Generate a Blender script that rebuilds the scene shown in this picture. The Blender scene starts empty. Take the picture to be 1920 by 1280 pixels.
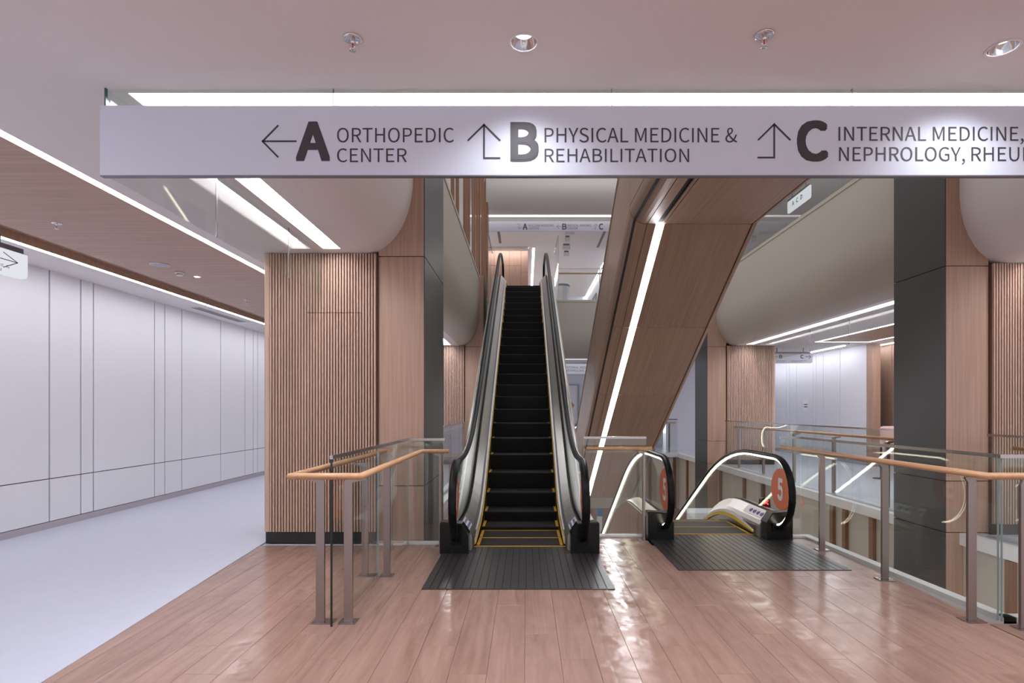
import bpy, bmesh, math, random
from mathutils import Vector, Matrix
random.seed(7)
D = bpy.data
SC = bpy.context.scene
COL = SC.collection

# ------------------------------------------------------------------ camera
FPX, VX, VY, CAMZ = 1050.0, 985.0, 768.0, 1.5      # focal length in pixels, straight-ahead pixel (1920x1280 frame)
cd = D.cameras.new('camera'); cam = D.objects.new('camera', cd); COL.objects.link(cam)
cam.location = (0, 0, CAMZ); cam.rotation_euler = (math.pi/2, 0, 0)
cd.sensor_width = 36; cd.lens = 36*FPX/1920
cd.shift_x = -(VX-960)/1920; cd.shift_y = (VY-640)/1920
cd.clip_start = .05; cd.clip_end = 200
SC.camera = cam

# ------------------------------------------------------------------ world, exposure
W = D.worlds.new('world'); SC.world = W; W.use_nodes = True
W.node_tree.nodes['Background'].inputs[0].default_value = (.965, .965, 1.01, 1)
W.node_tree.nodes['Background'].inputs[1].default_value = .60
SC.view_settings.view_transform = 'Standard'; SC.view_settings.look = 'None'
SC.view_settings.exposure = 1.2; SC.view_settings.gamma = 1.0
SC.view_settings.use_curve_mapping = False
try:
    SC.cycles.max_bounces = 10; SC.cycles.transparent_max_bounces = 24
    SC.cycles.caustics_reflective = False; SC.cycles.caustics_refractive = False
    SC.cycles.sample_clamp_indirect = 4.0
    SC.cycles.use_denoising = True
except Exception: pass

def area(name, loc, sx, sy, power, color=(1, .97, .98), rot=(0, 0, 0), spread=None):
    l = D.lights.new(name, 'AREA'); l.shape = 'RECTANGLE'; l.size = sx; l.size_y = sy
    l.energy = power; l.color = color
    if spread: l.spread = spread
    o = D.objects.new(name, l); o.location = loc; o.rotation_euler = rot; COL.objects.link(o)
    return o

# ------------------------------------------------------------------ materials
def nt(name):
    m = D.materials.new(name); m.use_nodes = True
    n = m.node_tree.nodes; b = n['Principled BSDF']
    return m, n, m.node_tree.links, b
def mat(name, col, rough=.5, metal=0., spec=.5, bump=0., bscale=40., coat=0., vary=0.):
    m, n, l, b = nt(name)
    b.inputs['Base Color'].default_value = (*col, 1); b.inputs['Roughness'].default_value = rough
    b.inputs['Metallic'].default_value = metal; b.inputs['Specular IOR Level'].default_value = spec
    b.inputs['Coat Weight'].default_value = coat
    if bump or vary:
        tc = n.new('ShaderNodeTexCoord'); nz = n.new('ShaderNodeTexNoise')
        nz.inputs['Scale'].default_value = bscale; nz.inputs['Detail'].default_value = 4
        l.new(tc.outputs['Object'], nz.inputs['Vector'])
        if bump:
            bp = n.new('ShaderNodeBump'); bp.inputs['Strength'].default_value = bump; bp.inputs['Distance'].default_value = .01
            l.new(nz.outputs['Fac'], bp.inputs['Height']); l.new(bp.outputs['Normal'], b.inputs['Normal'])
        if vary:
            mx = n.new('ShaderNodeMixRGB'); mx.inputs[1].default_value = (*[c*(1-vary) for c in col], 1)
            mx.inputs[2].default_value = (*[min(1, c*(1+vary)) for c in col], 1)
            l.new(nz.outputs['Fac'], mx.inputs[0]); l.new(mx.outputs[0], b.inputs['Base Color'])
    return m
def wood(name, c1, c2, scale, rough=.45, piece=.06, bump=.0, wave=0., coat=0.):
    """grain stretched along the axis with the smallest scale; every piece shifts its grain and tone a little"""
    m, n, l, b = nt(name)
    tc = n.new('ShaderNodeTexCoord'); oi = n.new('ShaderNodeObjectInfo')
    ad = n.new('ShaderNodeVectorMath'); ad.operation = 'ADD'
    mu = n.new('ShaderNodeVectorMath'); mu.operation = 'SCALE'; mu.inputs['Scale'].default_value = 37.
    l.new(oi.outputs['Random'], mu.inputs[0]); l.new(tc.outputs['Object'], ad.inputs[0]); l.new(mu.outputs[0], ad.inputs[1])
    mp = n.new('ShaderNodeMapping'); mp.inputs['Scale'].default_value = scale
    l.new(ad.outputs[0], mp.inputs['Vector'])
    nz = n.new('ShaderNodeTexNoise'); nz.inputs['Scale'].default_value = 1.; nz.inputs['Detail'].default_value = 8
    nz.inputs['Roughness'].default_value = .62; nz.inputs['Distortion'].default_value = wave
    l.new(mp.outputs[0], nz.inputs['Vector'])
    cr = n.new('ShaderNodeValToRGB'); cr.color_ramp.elements[0].position = .33; cr.color_ramp.elements[1].position = .68
    cr.color_ramp.elements[0].color = (*c1, 1); cr.color_ramp.elements[1].color = (*c2, 1)
    l.new(nz.outputs['Fac'], cr.inputs[0])
    hs = n.new('ShaderNodeHueSaturation')
    mr = n.new('ShaderNodeMapRange'); mr.inputs['To Min'].default_value = 1-piece; mr.inputs['To Max'].default_value = 1+piece
    l.new(oi.outputs['Random'], mr.inputs['Value']); l.new(mr.outputs[0], hs.inputs['Value'])
    l.new(cr.outputs[0], hs.inputs['Color']); l.new(hs.outputs[0], b.inputs['Base Color'])
    b.inputs['Roughness'].default_value = rough; b.inputs['Coat Weight'].default_value = coat
    if bump:
        bp = n.new('ShaderNodeBump'); bp.inputs['Strength'].default_value = bump; bp.inputs['Distance'].default_value = .006
        l.new(nz.outputs['Fac'], bp.inputs['Height']); l.new(bp.outputs['Normal'], b.inputs['Normal'])
    return m
def emit(name, col, s):
    m, n, l, b = nt(name); n.remove(b)
    e = n.new('ShaderNodeEmission'); e.inputs[0].default_value = (*col, 1); e.inputs[1].default_value = s
    l.new(e.outputs[0], n['Material Output'].inputs[0]); return m
def glassmat(name, tint, refl=1.0):
    m, n, l, b = nt(name); n.remove(b)
    t = n.new('ShaderNodeBsdfTransparent'); t.inputs[0].default_value = (*tint, 1)
    g = n.new('ShaderNodeBsdfGlossy'); g.inputs['Roughness'].default_value = .0; g.inputs[0].default_value = (.95, .97, .96, 1)
    fr = n.new('ShaderNodeLayerWeight'); fr.inputs[0].default_value = .5
    pw = n.new('ShaderNodeMath'); pw.operation = 'POWER'; pw.inputs[1].default_value = 5.
    mm = n.new('ShaderNodeMath'); mm.operation = 'MULTIPLY_ADD'; mm.inputs[1].default_value = .9*refl; mm.inputs[2].default_value = .045*refl
    mx = n.new('ShaderNodeMixShader')
    l.new(fr.outputs['Facing'], pw.inputs[0]); l.new(pw.outputs[0], mm.inputs[0]); l.new(mm.outputs[0], mx.inputs[0])
    l.new(t.outputs[0], mx.inputs[1]); l.new(g.outputs[0], mx.inputs[2]); l.new(mx.outputs[0], n['Material Output'].inputs[0])
    return m
def ribbed(name, col, rough, freq, strength, metal=0.):
    m, n, l, b = nt(name)
    b.inputs['Base Color'].default_value = (*col, 1); b.inputs['Roughness'].default_value = rough; b.inputs['Metallic'].default_value = metal
    tc = n.new('ShaderNodeTexCoord'); wv = n.new('ShaderNodeTexWave'); wv.bands_direction = 'X'
    wv.inputs['Scale'].default_value = freq
    bp = n.new('ShaderNodeBump'); bp.inputs['Strength'].default_value = strength; bp.inputs['Distance'].default_value = .01
    l.new(tc.outputs['Object'], wv.inputs['Vector']); l.new(wv.outputs['Fac'], bp.inputs['Height']); l.new(bp.outputs['Normal'], b.inputs['Normal'])
    return m

M = {}
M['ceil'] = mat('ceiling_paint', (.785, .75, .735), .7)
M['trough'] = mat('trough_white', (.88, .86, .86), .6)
M['cream'] = mat('cream_paint_and_shaded_edge', (.55, .50, .43), .6)  # fascia colour; also stands for weaker light on the slab edge beyond the piers
M['greywhite'] = mat('far_fascia_paint', (.62, .58, .56), .6)
M['panelwhite'] = mat('white_wall_panel', (.775, .785, .85), .42, vary=.02, bscale=1.2)
M['joint'] = mat('dark_joint', (.05, .045, .045), .8)
M['greyfloor'] = mat('grey_vinyl_floor', (.555, .58, .70), .28, vary=.05, bscale=6, bump=.03)
M['lowfloor'] = mat('pale_stone_floor', (.72, .66, .64), .3, vary=.04, bscale=3)
M['base'] = mat('grey_baseboard', (.42, .39, .43), .5)
M['wood'] = wood('oak_laminate_vertical', (.385, .24, .178), (.49, .322, .245), (38, 38, .9), .45, .03)
M['woodx'] = wood('oak_laminate_ceiling', (.395, .255, .185), (.515, .345, .255), (.8, 30, 30), .45, .02)
M['woody'] = wood('oak_laminate_soffit', (.395, .25, .170), (.515, .345, .245), (42, .55, .55), .4, .03)
M['slat'] = wood('oak_slat', (.50, .335, .258), (.61, .43, .34), (60, 60, 1.2), .5, .05)
M['slatback'] = mat('slat_backing', (.09, .042, .024), .8)
M['plank'] = wood('floor_plank_wood', (.285, .172, .137), (.40, .252, .207), (11, 1.0, 4), .16, .045, .10, 1.2)
def waxy(m):
    n = m.node_tree.nodes; l = m.node_tree.links; b = n['Principled BSDF']
    g = n.new('ShaderNodeNewGeometry'); z = n.new('ShaderNodeTexNoise'); z.inputs['Scale'].default_value = 7.; z.inputs['Detail'].default_value = 5; z.inputs['Distortion'].default_value = .8
    l.new(g.outputs['Position'], z.inputs['Vector'])
    r = n.new('ShaderNodeMapRange'); r.inputs['From Min'].default_value = .35; r.inputs['From Max'].default_value = .65; r.inputs['To Min'].default_value = .10; r.inputs['To Max'].default_value = .27
    l.new(z.outputs['Fac'], r.inputs['Value']); l.new(r.outputs[0], b.inputs['Roughness'])
    z2 = n.new('ShaderNodeTexNoise'); z2.inputs['Scale'].default_value = 6.; z2.inputs['Detail'].default_value = 2
    l.new(g.outputs['Position'], z2.inputs['Vector'])
    bp = n.new('ShaderNodeBump'); bp.inputs['Strength'].default_value = .28; bp.inputs['Distance'].default_value = .02
    old = b.inputs['Normal'].links[0].from_socket if b.inputs['Normal'].links else None
    l.new(z2.outputs['Fac'], bp.inputs['Height'])
    if old: l.new(old, bp.inputs['Normal'])
    l.new(bp.outputs['Normal'], b.inputs['Normal'])
waxy(M['plank']); M['plank'].node_tree.nodes['Principled BSDF'].inputs['Specular IOR Level'].default_value = .36
M['railwood'] = wood('beech_handrail', (.56, .315, .165), (.68, .41, .235), (30, 30, 2), .35, .02)
M['railwoody'] = wood('beech_handrail_y', (.56, .315, .165), (.68, .41, .235), (30, 2, 30), .35, .02)
M['fin'] = wood('walnut_fin', (.17, .075, .035), (.27, .125, .065), (25, 25, 1), .45, .08)
M['dark'] = mat('charcoal_laminate', (.060, .059, .062), .38, vary=.08, bscale=3)
M['black'] = mat('black_plinth', (.012, .011, .011), .4)
M['rubber'] = mat('black_handrail_rubber', (.005, .005, .006), .36, spec=.18)
M['blackbox'] = mat('black_newel_cap', (.006, .006, .006), .25, spec=.3)
M['steel'] = mat('brushed_steel', (.50, .485, .47), .36, 1., bump=.02, bscale=90)
M['steeldark'] = mat('skirt_steel', (.16, .155, .15), .3, 1.)
M['post'] = mat('bronze_steel_post', (.32, .262, .25), .36, 1.)
M['caprail'] = mat('steel_cap_rail', (.40, .36, .36), .25, 1.)
M['chrome'] = mat('chrome', (.75, .74, .75), .08, 1.)
M['step'] = ribbed('escalator_step_black', (.007, .0067, .0065), .55, 55, .6)
M['yellow'] = mat('yellow_edging', (.80, .50, .008), .5)
M['amber'] = mat('amber_step_line', (.60, .32, .02), .5)
M['silver'] = mat('silver_strip', (.62, .62, .68), .3, .6)
M['plate'] = mat('landing_plate_metal', (.115, .110, .112), .33, .75, bump=.05, bscale=150)
M['orange'] = mat('orange_decal', (.63, .135, .042), .45)
M['white'] = mat('white_print', (.86, .86, .88), .5)
M['navy'] = mat('navy_print', (.02, .025, .20), .5)
M['redprint'] = mat('red_print', (.6, .05, .05), .5)
M['signface'] = mat('sign_white_face', (.68, .72, .84), .42)
M['signdim'] = mat('dimmed_sign_face', (.36, .355, .42), .45)  # darkened copy of the white sign face, offsetting the trough light beside it
M['ink'] = mat('sign_ink', (.055, .048, .06), .5)
M['inkblue'] = mat('sign_ink_pale', (.25, .27, .36), .5)
M['glass'] = glassmat('clear_glass', (.932, .955, .942), .9)
M['glassedge'] = mat('glass_edge_green', (.05, .12, .12), .15)
M['paleedge'] = mat('glass_edge_pale', (.30, .37, .37), .2)
M['darkedge'] = mat('glass_edge_dark', (.012, .016, .015), .15)
M['led'] = emit('white_led', (.97, .965, 1), 9.)
M['ledsoft'] = emit('trough_led', (.985, .965, .985), 10.)
M['ledfar'] = emit('far_led', (1, .955, .965), 2.2)
M['ledup'] = emit('upstairs_led', (1, .95, .955), 15.)
M['ledsoffit'] = emit('soffit_led', (.985, .96, 1), 9.)
M['ledwarm'] = emit('warm_led', (1, .93, .70), 3.2)
M['lamp'] = emit('downlight_lamp', (.93, .95, 1), 14.)
M['rededge'] = emit('red_indicator', (1, .03, .02), 3.)
M['screen'] = emit('screen_glow', (.25, .5, .9), .8)
M['signglow'] = emit('lit_sign_face', (.93, .94, 1), .36)
M['plastic'] = mat('white_plastic', (.80, .78, .79), .4)
M['lampsmall'] = emit('small_lamp', (.95, .96, 1), 10.)
M['greyvent'] = mat('vent_grey', (.20, .18, .18), .6)
M['grille'] = mat('speaker_grille', (.45, .44, .50), .6)
M['kerb'] = mat('slab_edge_white', (.84, .84, .86), .5)
M['pink'] = mat('pink_upholstery', (.72, .50, .47), .8)
M['tan'] = mat('tan_art_shape', (.55, .30, .12), .7)
M['marble'] = mat('white_marble', (.66, .65, .66), .25, vary=.08, bscale=5)
M['bluesign'] = mat('blue_sign', (.10, .32, .62), .5)
M['mount'] = mat('grey_sign_mount', (.22, .22, .26), .4, .5)

# ------------------------------------------------------------------ mesh helpers
WL = {}
class MB:
    def __init__(s): s.v = []; s.f = []; s.smooth = set()
    def quad(s, *p):
        i = len(s.v); s.v += [tuple(q) for q in p]; s.f.append(tuple(range(i, i+len(p)))); return s
    def box(s, x0, x1, y0, y1, z0, z1):
        i = len(s.v)
        s.v += [(x0,y0,z0),(x1,y0,z0),(x1,y1,z0),(x0,y1,z0),(x0,y0,z1),(x1,y0,z1),(x1,y1,z1),(x0,y1,z1)]
        s.f += [tuple(i+k for k in q) for q in ((3,2,1,0),(4,5,6,7),(0,1,5,4),(1,2,6,5),(2,3,7,6),(3,0,4,7))]
        return s
    def loft(s, rings, cap=True, closed=True, smooth=False):
        n = len(rings[0]); i = len(s.v)
        for r in rings: s.v += [tuple(p) for p in r]
        for a in range(len(rings)-1):
            for k in range(n if closed else n-1):
                b = (k+1) % n
                if smooth: s.smooth.add(len(s.f))
                s.f.append((i+a*n+k, i+a*n+b, i+(a+1)*n+b, i+(a+1)*n+k))
        if cap and closed:
            s.f.append(tuple(i+k for k in range(n))[::-1])
            s.f.append(tuple(i+(len(rings)-1)*n+k for k in range(n)))
        return s
    def sweep(s, path, sec, side, cap=True, closed=False, smooth=False):
        """sec: (a, b) pairs, a along the fixed 'side' vector, b along side x tangent"""
        path = [Vector(p) for p in path]; side = Vector(side).normalized(); rings = []
        N = len(path)
        for k in range(N):
            if closed: d0 = (path[k]-path[k-1]).normalized(); d1 = (path[(k+1) % N]-path[k]).normalized()
            else:
                d0 = (path[k]-path[k-1]).normalized() if k else None
                d1 = (path[k+1]-path[k]).normalized() if k < N-1 else None
                d0 = d0 or d1; d1 = d1 or d0
            t = (d0+d1)
            if t.length < 1e-6: t = d1
            t.normalize(); n = side.cross(t).normalized()
            c = max(.35, n.dot(side.cross(d1).normalized()))
            rings.append([path[k]+side*a+n*(b/c) for a, b in sec])
        if closed: rings.append(rings[0])
        return s.loft(rings, cap and not closed, True, smooth)
    def lathe(s, prof, c, n=20, axis='Z', smooth=True, cap=True):
        rings = []
        for r, h in prof:
            ring = []
            for k in range(n):
                a = 2*math.pi*k/n
                p = {'Z': (r*math.cos(a), r*math.sin(a), h), 'Y': (r*math.cos(a), h, r*math.sin(a)), 'X': (h, r*math.cos(a), r*math.sin(a))}[axis]
                ring.append((c[0]+p[0], c[1]+p[1], c[2]+p[2]))
            rings.append(ring)
        return s.loft(rings, cap, True, smooth)
    def tube(s, path, r, side, n=8, closed=False):
        return s.sweep(path, [(r*math.cos(2*math.pi*k/n), r*math.sin(2*math.pi*k/n)) for k in range(n)], side, True, closed, True)
    def poly(s, pts, d):
        """planar polygon extruded by vector d"""
        d = Vector(d); a = [Vector(p) for p in pts]
        return s.loft([a, [p+d for p in a]])
    def mesh(s, name, mt, off=(0,0,0)):
        me = D.meshes.new(name)
        me.from_pydata([(a-off[0], b-off[1], c-off[2]) for a, b, c in s.v], [], s.f)
        bm = bmesh.new(); bm.from_mesh(me); bmesh.ops.recalc_face_normals(bm, faces=bm.faces); bm.to_mesh(me); bm.free()
        if s.smooth:
            for k in s.smooth: me.polygons[k].use_smooth = True
        if mt: me.materials.append(M[mt])
        return me
    def build(s, name, mt, parent=None, label=None, cat=None, group=None, kind=None):
        if parent is not None: off = WL[parent.name]
        else:
            xs, ys, zs = zip(*s.v); off = ((min(xs)+max(xs))/2, (min(ys)+max(ys))/2, min(zs))
        o = D.objects.new(name, s.mesh(name, mt, off)); COL.objects.link(o)
        if parent is not None: o.parent = parent
        else: o.location = off
        WL[o.name] = off
        tag(o, label, cat, group, kind); return o
def tag(o, label=None, cat=None, group=None, kind=None):
    if label: o['label'] = label
    if cat: o['category'] = cat
    if group: o['group'] = group
    if kind: o['kind'] = kind
    return o
def empty(name, loc, label=None, cat=None, group=None, kind=None):
    o = D.objects.new(name, None); o.location = loc; o.empty_display_size = .1; COL.objects.link(o)
    WL[o.name] = tuple(loc); return tag(o, label, cat, group, kind)
def inst(name, mesh, parent, loc):
    """a piece sharing mesh data; loc in world"""
    o = D.objects.new(name, mesh); COL.objects.link(o); o.parent = parent
    w = WL[parent.name]; o.location = (loc[0]-w[0], loc[1]-w[1], loc[2]-w[2]); WL[o.name] = tuple(loc); return o
def copy_tree(o, parent=None):
    c = o.copy(); COL.objects.link(c); c.parent = parent
    for ch in list(o.children): copy_tree(ch, c)
    return c
def wx(px, Y): return (px-VX)/FPX*Y
def wz(py, Y): return CAMZ+(VY-py)/FPX*Y

# ---- lettering
_caph = None
FONT = None
try:                                  # a font that ships with Blender itself; its built-in one otherwise
    import os
    FONT = D.fonts.load(os.path.join(bpy.utils.resource_path('LOCAL'), 'datafiles', 'fonts', 'Noto Sans CJK Regular.woff2'))
except Exception: FONT = None
def text_data(s, bold=0.):
    cu = D.curves.new('lettering', 'FONT'); cu.body = s; cu.size = 1.
    if FONT: cu.font = FONT
    cu.extrude = 0.; cu.offset = bold; cu.resolution_u = 4
    o = D.objects.new('lettering_tmp', cu); COL.objects.link(o)
    bpy.context.view_layer.update()
    dg = bpy.context.evaluated_depsgraph_get()
    me = D.meshes.new_from_object(o.evaluated_get(dg)); D.objects.remove(o); D.curves.remove(cu)
    return me
def cap_h():
    global _caph
    if _caph is None:
        me = text_data('H'); _caph = max(v.co.y for v in me.vertices); D.meshes.remove(me)
    return _caph
def lettering(s, org, u, v, width, height, mt, parent, bold=0., name='lettering'):
    """writes s with its lower left corner at org, u to the right, v upward, cap height and width given in metres"""
    me = text_data(s); ch = cap_h()+2*bold
    if bold:                          # heavier weight: shifted copies of the outline merged into one mesh
        vs = [v.co.copy() for v in me.vertices]; fs = [tuple(p.vertices) for p in me.polygons]; V = []; Fc = []
        for k in range(9):
            dx, dy = ((-1, -1), (1, -1), (-1, 1), (1, 1), (0, -1), (0, 1), (-1, 0), (1, 0), (0, 0))[k]; dx *= bold; dy *= bold
            b0 = len(V); V += [(c.x+dx, c.y+dy, k*.00025) for c in vs]; Fc += [tuple(b0+i for i in f) for f in fs]
        D.meshes.remove(me); me = D.meshes.new('lettering'); me.from_pydata(V, [], Fc)
    x0 = min(p.co.x for p in me.vertices); x1 = max(p.co.x for p in me.vertices)
    kx = width/(x1-x0); ky = height/ch; org = Vector(org); u = Vector(u); v = Vector(v); w = Vector(WL[parent.name])
    for p in me.vertices:
        p.co = org+u*((p.co.x-x0)*kx)+v*((p.co.y+bold)*ky)+u.cross(v)*p.co.z-w
    me.materials.clear(); me.materials.append(M[mt])
    o = D.objects.new(name, me); COL.objects.link(o); o.parent = parent; WL[o.name] = tuple(w); return o
def strokes(pts_list, th, org, u, v, nrm, mt, parent, name='arrow'):
    org = Vector(org); u = Vector(u); v = Vector(v); nrm = Vector(nrm); mb = MB()
    for pts in pts_list:
        path = [org+u*a+v*b for a, b in pts]
        mb.sweep(path, [(0, -th/2), (.001, -th/2), (.001, th/2), (0, th/2)], nrm)
    return mb.build(name, mt, parent)

# ------------------------------------------------------------------ dimensions
F, CE = 5.14, 3.26                   # storey height, ceiling height
VL, VR, VN, VF = -1.27, 5.24, 4.06, 19.5   # opening in the slab above
RX, RZ = .55, .85                    # rounded edge of the slab
XW0, XW1, YW0, YW1 = -6.0, 12.5, -6.5, 36.

# ================================================================== THE SETTING
def grid_plane(mb, x0, x1, y0, y1, z, holes):
    xs = sorted({x0, x1, *[h[k] for h in holes for k in (0, 1) if x0 < h[k] < x1]})
    ys = sorted({y0, y1, *[h[k] for h in holes for k in (2, 3) if y0 < h[k] < y1]})
    for i in range(len(xs)-1):
        for j in range(len(ys)-1):
            cx, cy = (xs[i]+xs[i+1])/2, (ys[j]+ys[j+1])/2
            if any(h[0] < cx < h[1] and h[2] < cy < h[3] for h in holes): continue
            mb.quad((xs[i], ys[j], z), (xs[i+1], ys[j], z), (xs[i+1], ys[j+1], z), (xs[i], ys[j+1], z))
def rim(mb, vl, vr, vn, vf, zc, ztop, rx=RX, rz=RZ, n=14, split=None):
    """rounded slab edge around an opening; split=(y, 'near'|'beyond') keeps only the part before or after y"""
    prof = [(rx*math.sin(math.pi/2*k/n), zc+rz-rz*math.cos(math.pi/2*k/n)) for k in range(n+1)]+[(rx, ztop)]
    if split:
        ys_, part = split
        for sx in (0, 1):
            X = lambda d: vl-rx+d if sx == 0 else vr+rx-d
            y0, y1 = ((lambda d: vn-rx+d), (lambda d: ys_)) if part == 'near' else ((lambda d: ys_), (lambda d: vf+rx-d))
            mb.loft([[(X(d), y0(d), z), (X(d), y1(d), z)] for d, z in prof], cap=False, closed=False, smooth=True)
        yy = (lambda d: vn-rx+d) if part == 'near' else (lambda d: vf+rx-d)
        mb.loft([[(vl-rx+d, yy(d), z), (vr+rx-d, yy(d), z)] for d, z in prof], cap=False, closed=False, smooth=True)
        return
    rings = [[(vl-rx+d, vn-rx+d, z), (vr+rx-d, vn-rx+d, z), (vr+rx-d, vf+rx-d, z), (vl-rx+d, vf+rx-d, z)] for d, z in prof]
    mb.loft(rings, cap=False, smooth=True)
VF0, VF1 = 18.75, 19.2
TW = .19
troughs = [('near', -2.21, 6.14, 3.115, 3.305), ('left', -2.21, -2.02, 3.305, 6.12), ('right', 5.95, 6.14, 3.305, 6.6),
           ('farleft', -2.21, -2.02, 7.9, 15.2), ('farright', 5.95, 6.14, 7.8, 15.1), ('far', -2.2, 6.1, 19.42, 19.62)]
LEDL = [(-3.38, -3.30, YW0, 17.), (-5.40, -5.31, YW0, 17.)]
WOODL = (-5.31, -3.38, YW0, 17.)
WOODR = (7.62, 8.9, 7.2, 14.5)
LEDR = [(7.53, 7.62, 7.1, 14.6), (8.9, 8.98, 7.1, 14.6), (7.62, 8.9, 14.5, 14.6)]
DL = [(wx(982, 2.686), 2.686, .068), (wx(1880, 2.726), 2.726, .068), (-1.2, .2, .068), (1.2, .2, .068), (3.6, .2, .068), (-1.2, -2.6, .068), (1.2, -2.6, .068), (3.6, -2.6, .068)]
holes0 = [(x-r-.02, x+r+.02, y-r-.02, y+r+.02) for x, y, r in DL]+[(VL-RX, VR+RX, VN-RX, VF0+RX)]+[t[1:] for t in troughs]+LEDL+[WOODL, WOODR]+LEDR
mb = MB(); grid_plane(mb, XW0-.3, XW1, YW0, YW1, CE, holes0)
for x, y, r in DL:                    # round cut-outs for the downlights
    n = 32; e = r+.02; ci = []; sq = []
    for k in range(n):
        a = 2*math.pi*(k+.5)/n; c_, s_ = math.cos(a), math.sin(a); q = max(abs(c_), abs(s_))
        ci.append((x+(r-.003)*c_, y+(r-.003)*s_, CE)); sq.append((x+e*c_/q, y+e*s_/q, CE))
    for k in range(n): mb.quad(sq[k], sq[(k+1) % n], ci[(k+1) % n], ci[k])
    for sx in (-1, 1):
        for sy in (-1, 1):
            ks = sorted(range(n), key=lambda k: (sq[k][0]-x-sx*e)**2+(sq[k][1]-y-sy*e)**2)[:2]
            mb.quad((x+sx*e, y+sy*e, CE), sq[ks[0]], sq[ks[1]])
for t in troughs:                    # sides of the recessed troughs
    x0, x1, y0, y1 = t[1:]
    if t[0] in ('left', 'right'): y0 -= 0
    mb.quad((x0,y0,CE),(x1,y0,CE),(x1,y0,CE+.11),(x0,y0,CE+.11)) if t[0] not in ('left', 'right') else None
    mb.quad((x0,y1,CE),(x1,y1,CE),(x1,y1,CE+.11),(x0,y1,CE+.11)) if t[0] != 'near' else mb.quad((-2.02,y1,CE),(5.95,y1,CE),(5.95,y1,CE+.11),(-2.02,y1,CE+.11))
    mb.quad((x0,y0,CE),(x0,y1,CE),(x0,y1,CE+.11),(x0,y0,CE+.11)); mb.quad((x1,y0,CE),(x1,y1,CE),(x1,y1,CE+.11),(x1,y0,CE+.11))
ceil0 = mb.build('ceiling', 'ceil', label='smooth white ceiling with rounded opening around the escalators', cat='ceiling', kind='structure')
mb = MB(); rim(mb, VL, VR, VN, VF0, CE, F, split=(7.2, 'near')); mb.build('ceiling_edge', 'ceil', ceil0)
mb = MB(); rim(mb, VL, VR, VN, VF0, CE, F, split=(7.2, 'beyond')); mb.build('ceiling_edge', 'cream', ceil0)  # same paint as the near edge, its dimmer light put into the darker colour
mb = MB()
grid_plane(mb, XW0-.3, XW1, YW0, YW1, F, [(VL, VR, VN, VF0)])
mb.build('floor_above', 'lowfloor', label='pale floor of the storey above around the opening', cat='floor', kind='structure')
# rim trim of upper floor, a thin light line
mb = MB()
for a in ((VL-.01, VL+.012, 7.8, VF0), (VR-.012, VR+.01, 7.7, VF0), (VL, VR, VF0-.012, VF0+.01)):
    mb.box(a[0], a[1], a[2], a[3], F-.03, F+.035)
mb.build('trim_1', 'cream', label='thin pale edge trim along the upper floor rim', cat='trim', kind='structure')
# ceiling of the storey above
Z1 = F+CE
mb = MB(); grid_plane(mb, XW0-.3, XW1, YW0, YW1, Z1, [(VL-RX, VR+RX, VN-RX, VF1+RX), (-2.2, 6.1, 19.84, 20.06)])
x0, x1, y0, y1 = -2.2, 6.1, 19.84, 20.06
mb.quad((x0,y0,Z1),(x1,y0,Z1),(x1,y0,Z1+.1),(x0,y0,Z1+.1)); mb.quad((x0,y1,Z1),(x1,y1,Z1),(x1,y1,Z1+.1),(x0,y1,Z1+.1))
ceil1 = mb.build('ceiling_above', 'ceil', label='pink-white ceiling of the storey above', cat='ceiling', kind='structure')
mb = MB(); rim(mb, VL, VR, VN, VF1, Z1, Z1+1.9); mb.build('ceiling_edge', 'greywhite', ceil1)

# linear lights
def linear(name, rects, z, mt, label, group=None):
    mb = MB()
    for r in rects: mb.box(r[0], r[1], r[2], r[3], z, z+.015)
    return mb.build(name, mt, label=label, cat='light', group=group)
linear('trough_light', [(-2.21, 6.14, 3.115, 3.305), (-2.21, -2.02, 3.305, 6.12), (5.95, 6.14, 3.305, 6.6)], CE+.10, 'ledsoft', 'broad recessed light trough turning the corner behind the large sign')
linear('trough_light', [(-2.21, -2.02, 7.9, 15.2)], CE+.10, 'ledsoft', 'recessed light trough peeking out behind the dark pier left of the escalator')
linear('trough_light', [(5.95, 6.14, 7.8, 15.1)], CE+.10, 'ledsoft', 'long recessed light line under the curved cream slab edge on the right')
linear('trough_light', [(-2.2, 6.1, 19.42, 19.62)], CE+.10, 'ledfar', 'light trough above the far internal medicine sign')
linear('trough_light', [(-2.2, 6.1, 19.84, 20.06)], Z1+.09, 'ledfar', 'bright light line above the nuclear medicine sign upstairs')
linear('strip_light', [LEDL[0]], CE+.004, 'led', 'upper white strip light between wood ceiling and white ceiling on the left')
linear('strip_light', [LEDL[1]], CE+.004, 'led', 'lower white strip light along the white panelled corridor wall')
linear('strip_light', LEDR, CE+.004, 'led', 'angled strip light outlining the wood ceiling of the right corridor')

# wood ceilings of the corridors
mb = MB()
mb.box(-4.98, -3.38, YW0, 17., CE, CE+.03)
mb.box(-5.31, -4.98, YW0, 17., CE+.09, CE+.12)
mb.box(-5.312, -5.302, YW0, 17., CE-.002, CE+.13)
mb.quad((-4.98, YW0, CE), (-4.98, 17, CE), (-4.98, 17, CE+.09), (-4.98, YW0, CE+.09))
mb.build('ceiling_wood', 'woodx', label='oak ceiling band of the left corridor between two strip lights', cat='ceiling', kind='structure')
mb = MB(); mb.box(WOODR[0], WOODR[1], WOODR[2], WOODR[3], CE, CE+.03)
mb.build('ceiling_wood', 'woodx', label='oak ceiling field of the right corridor', cat='ceiling', kind='structure')

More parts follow.
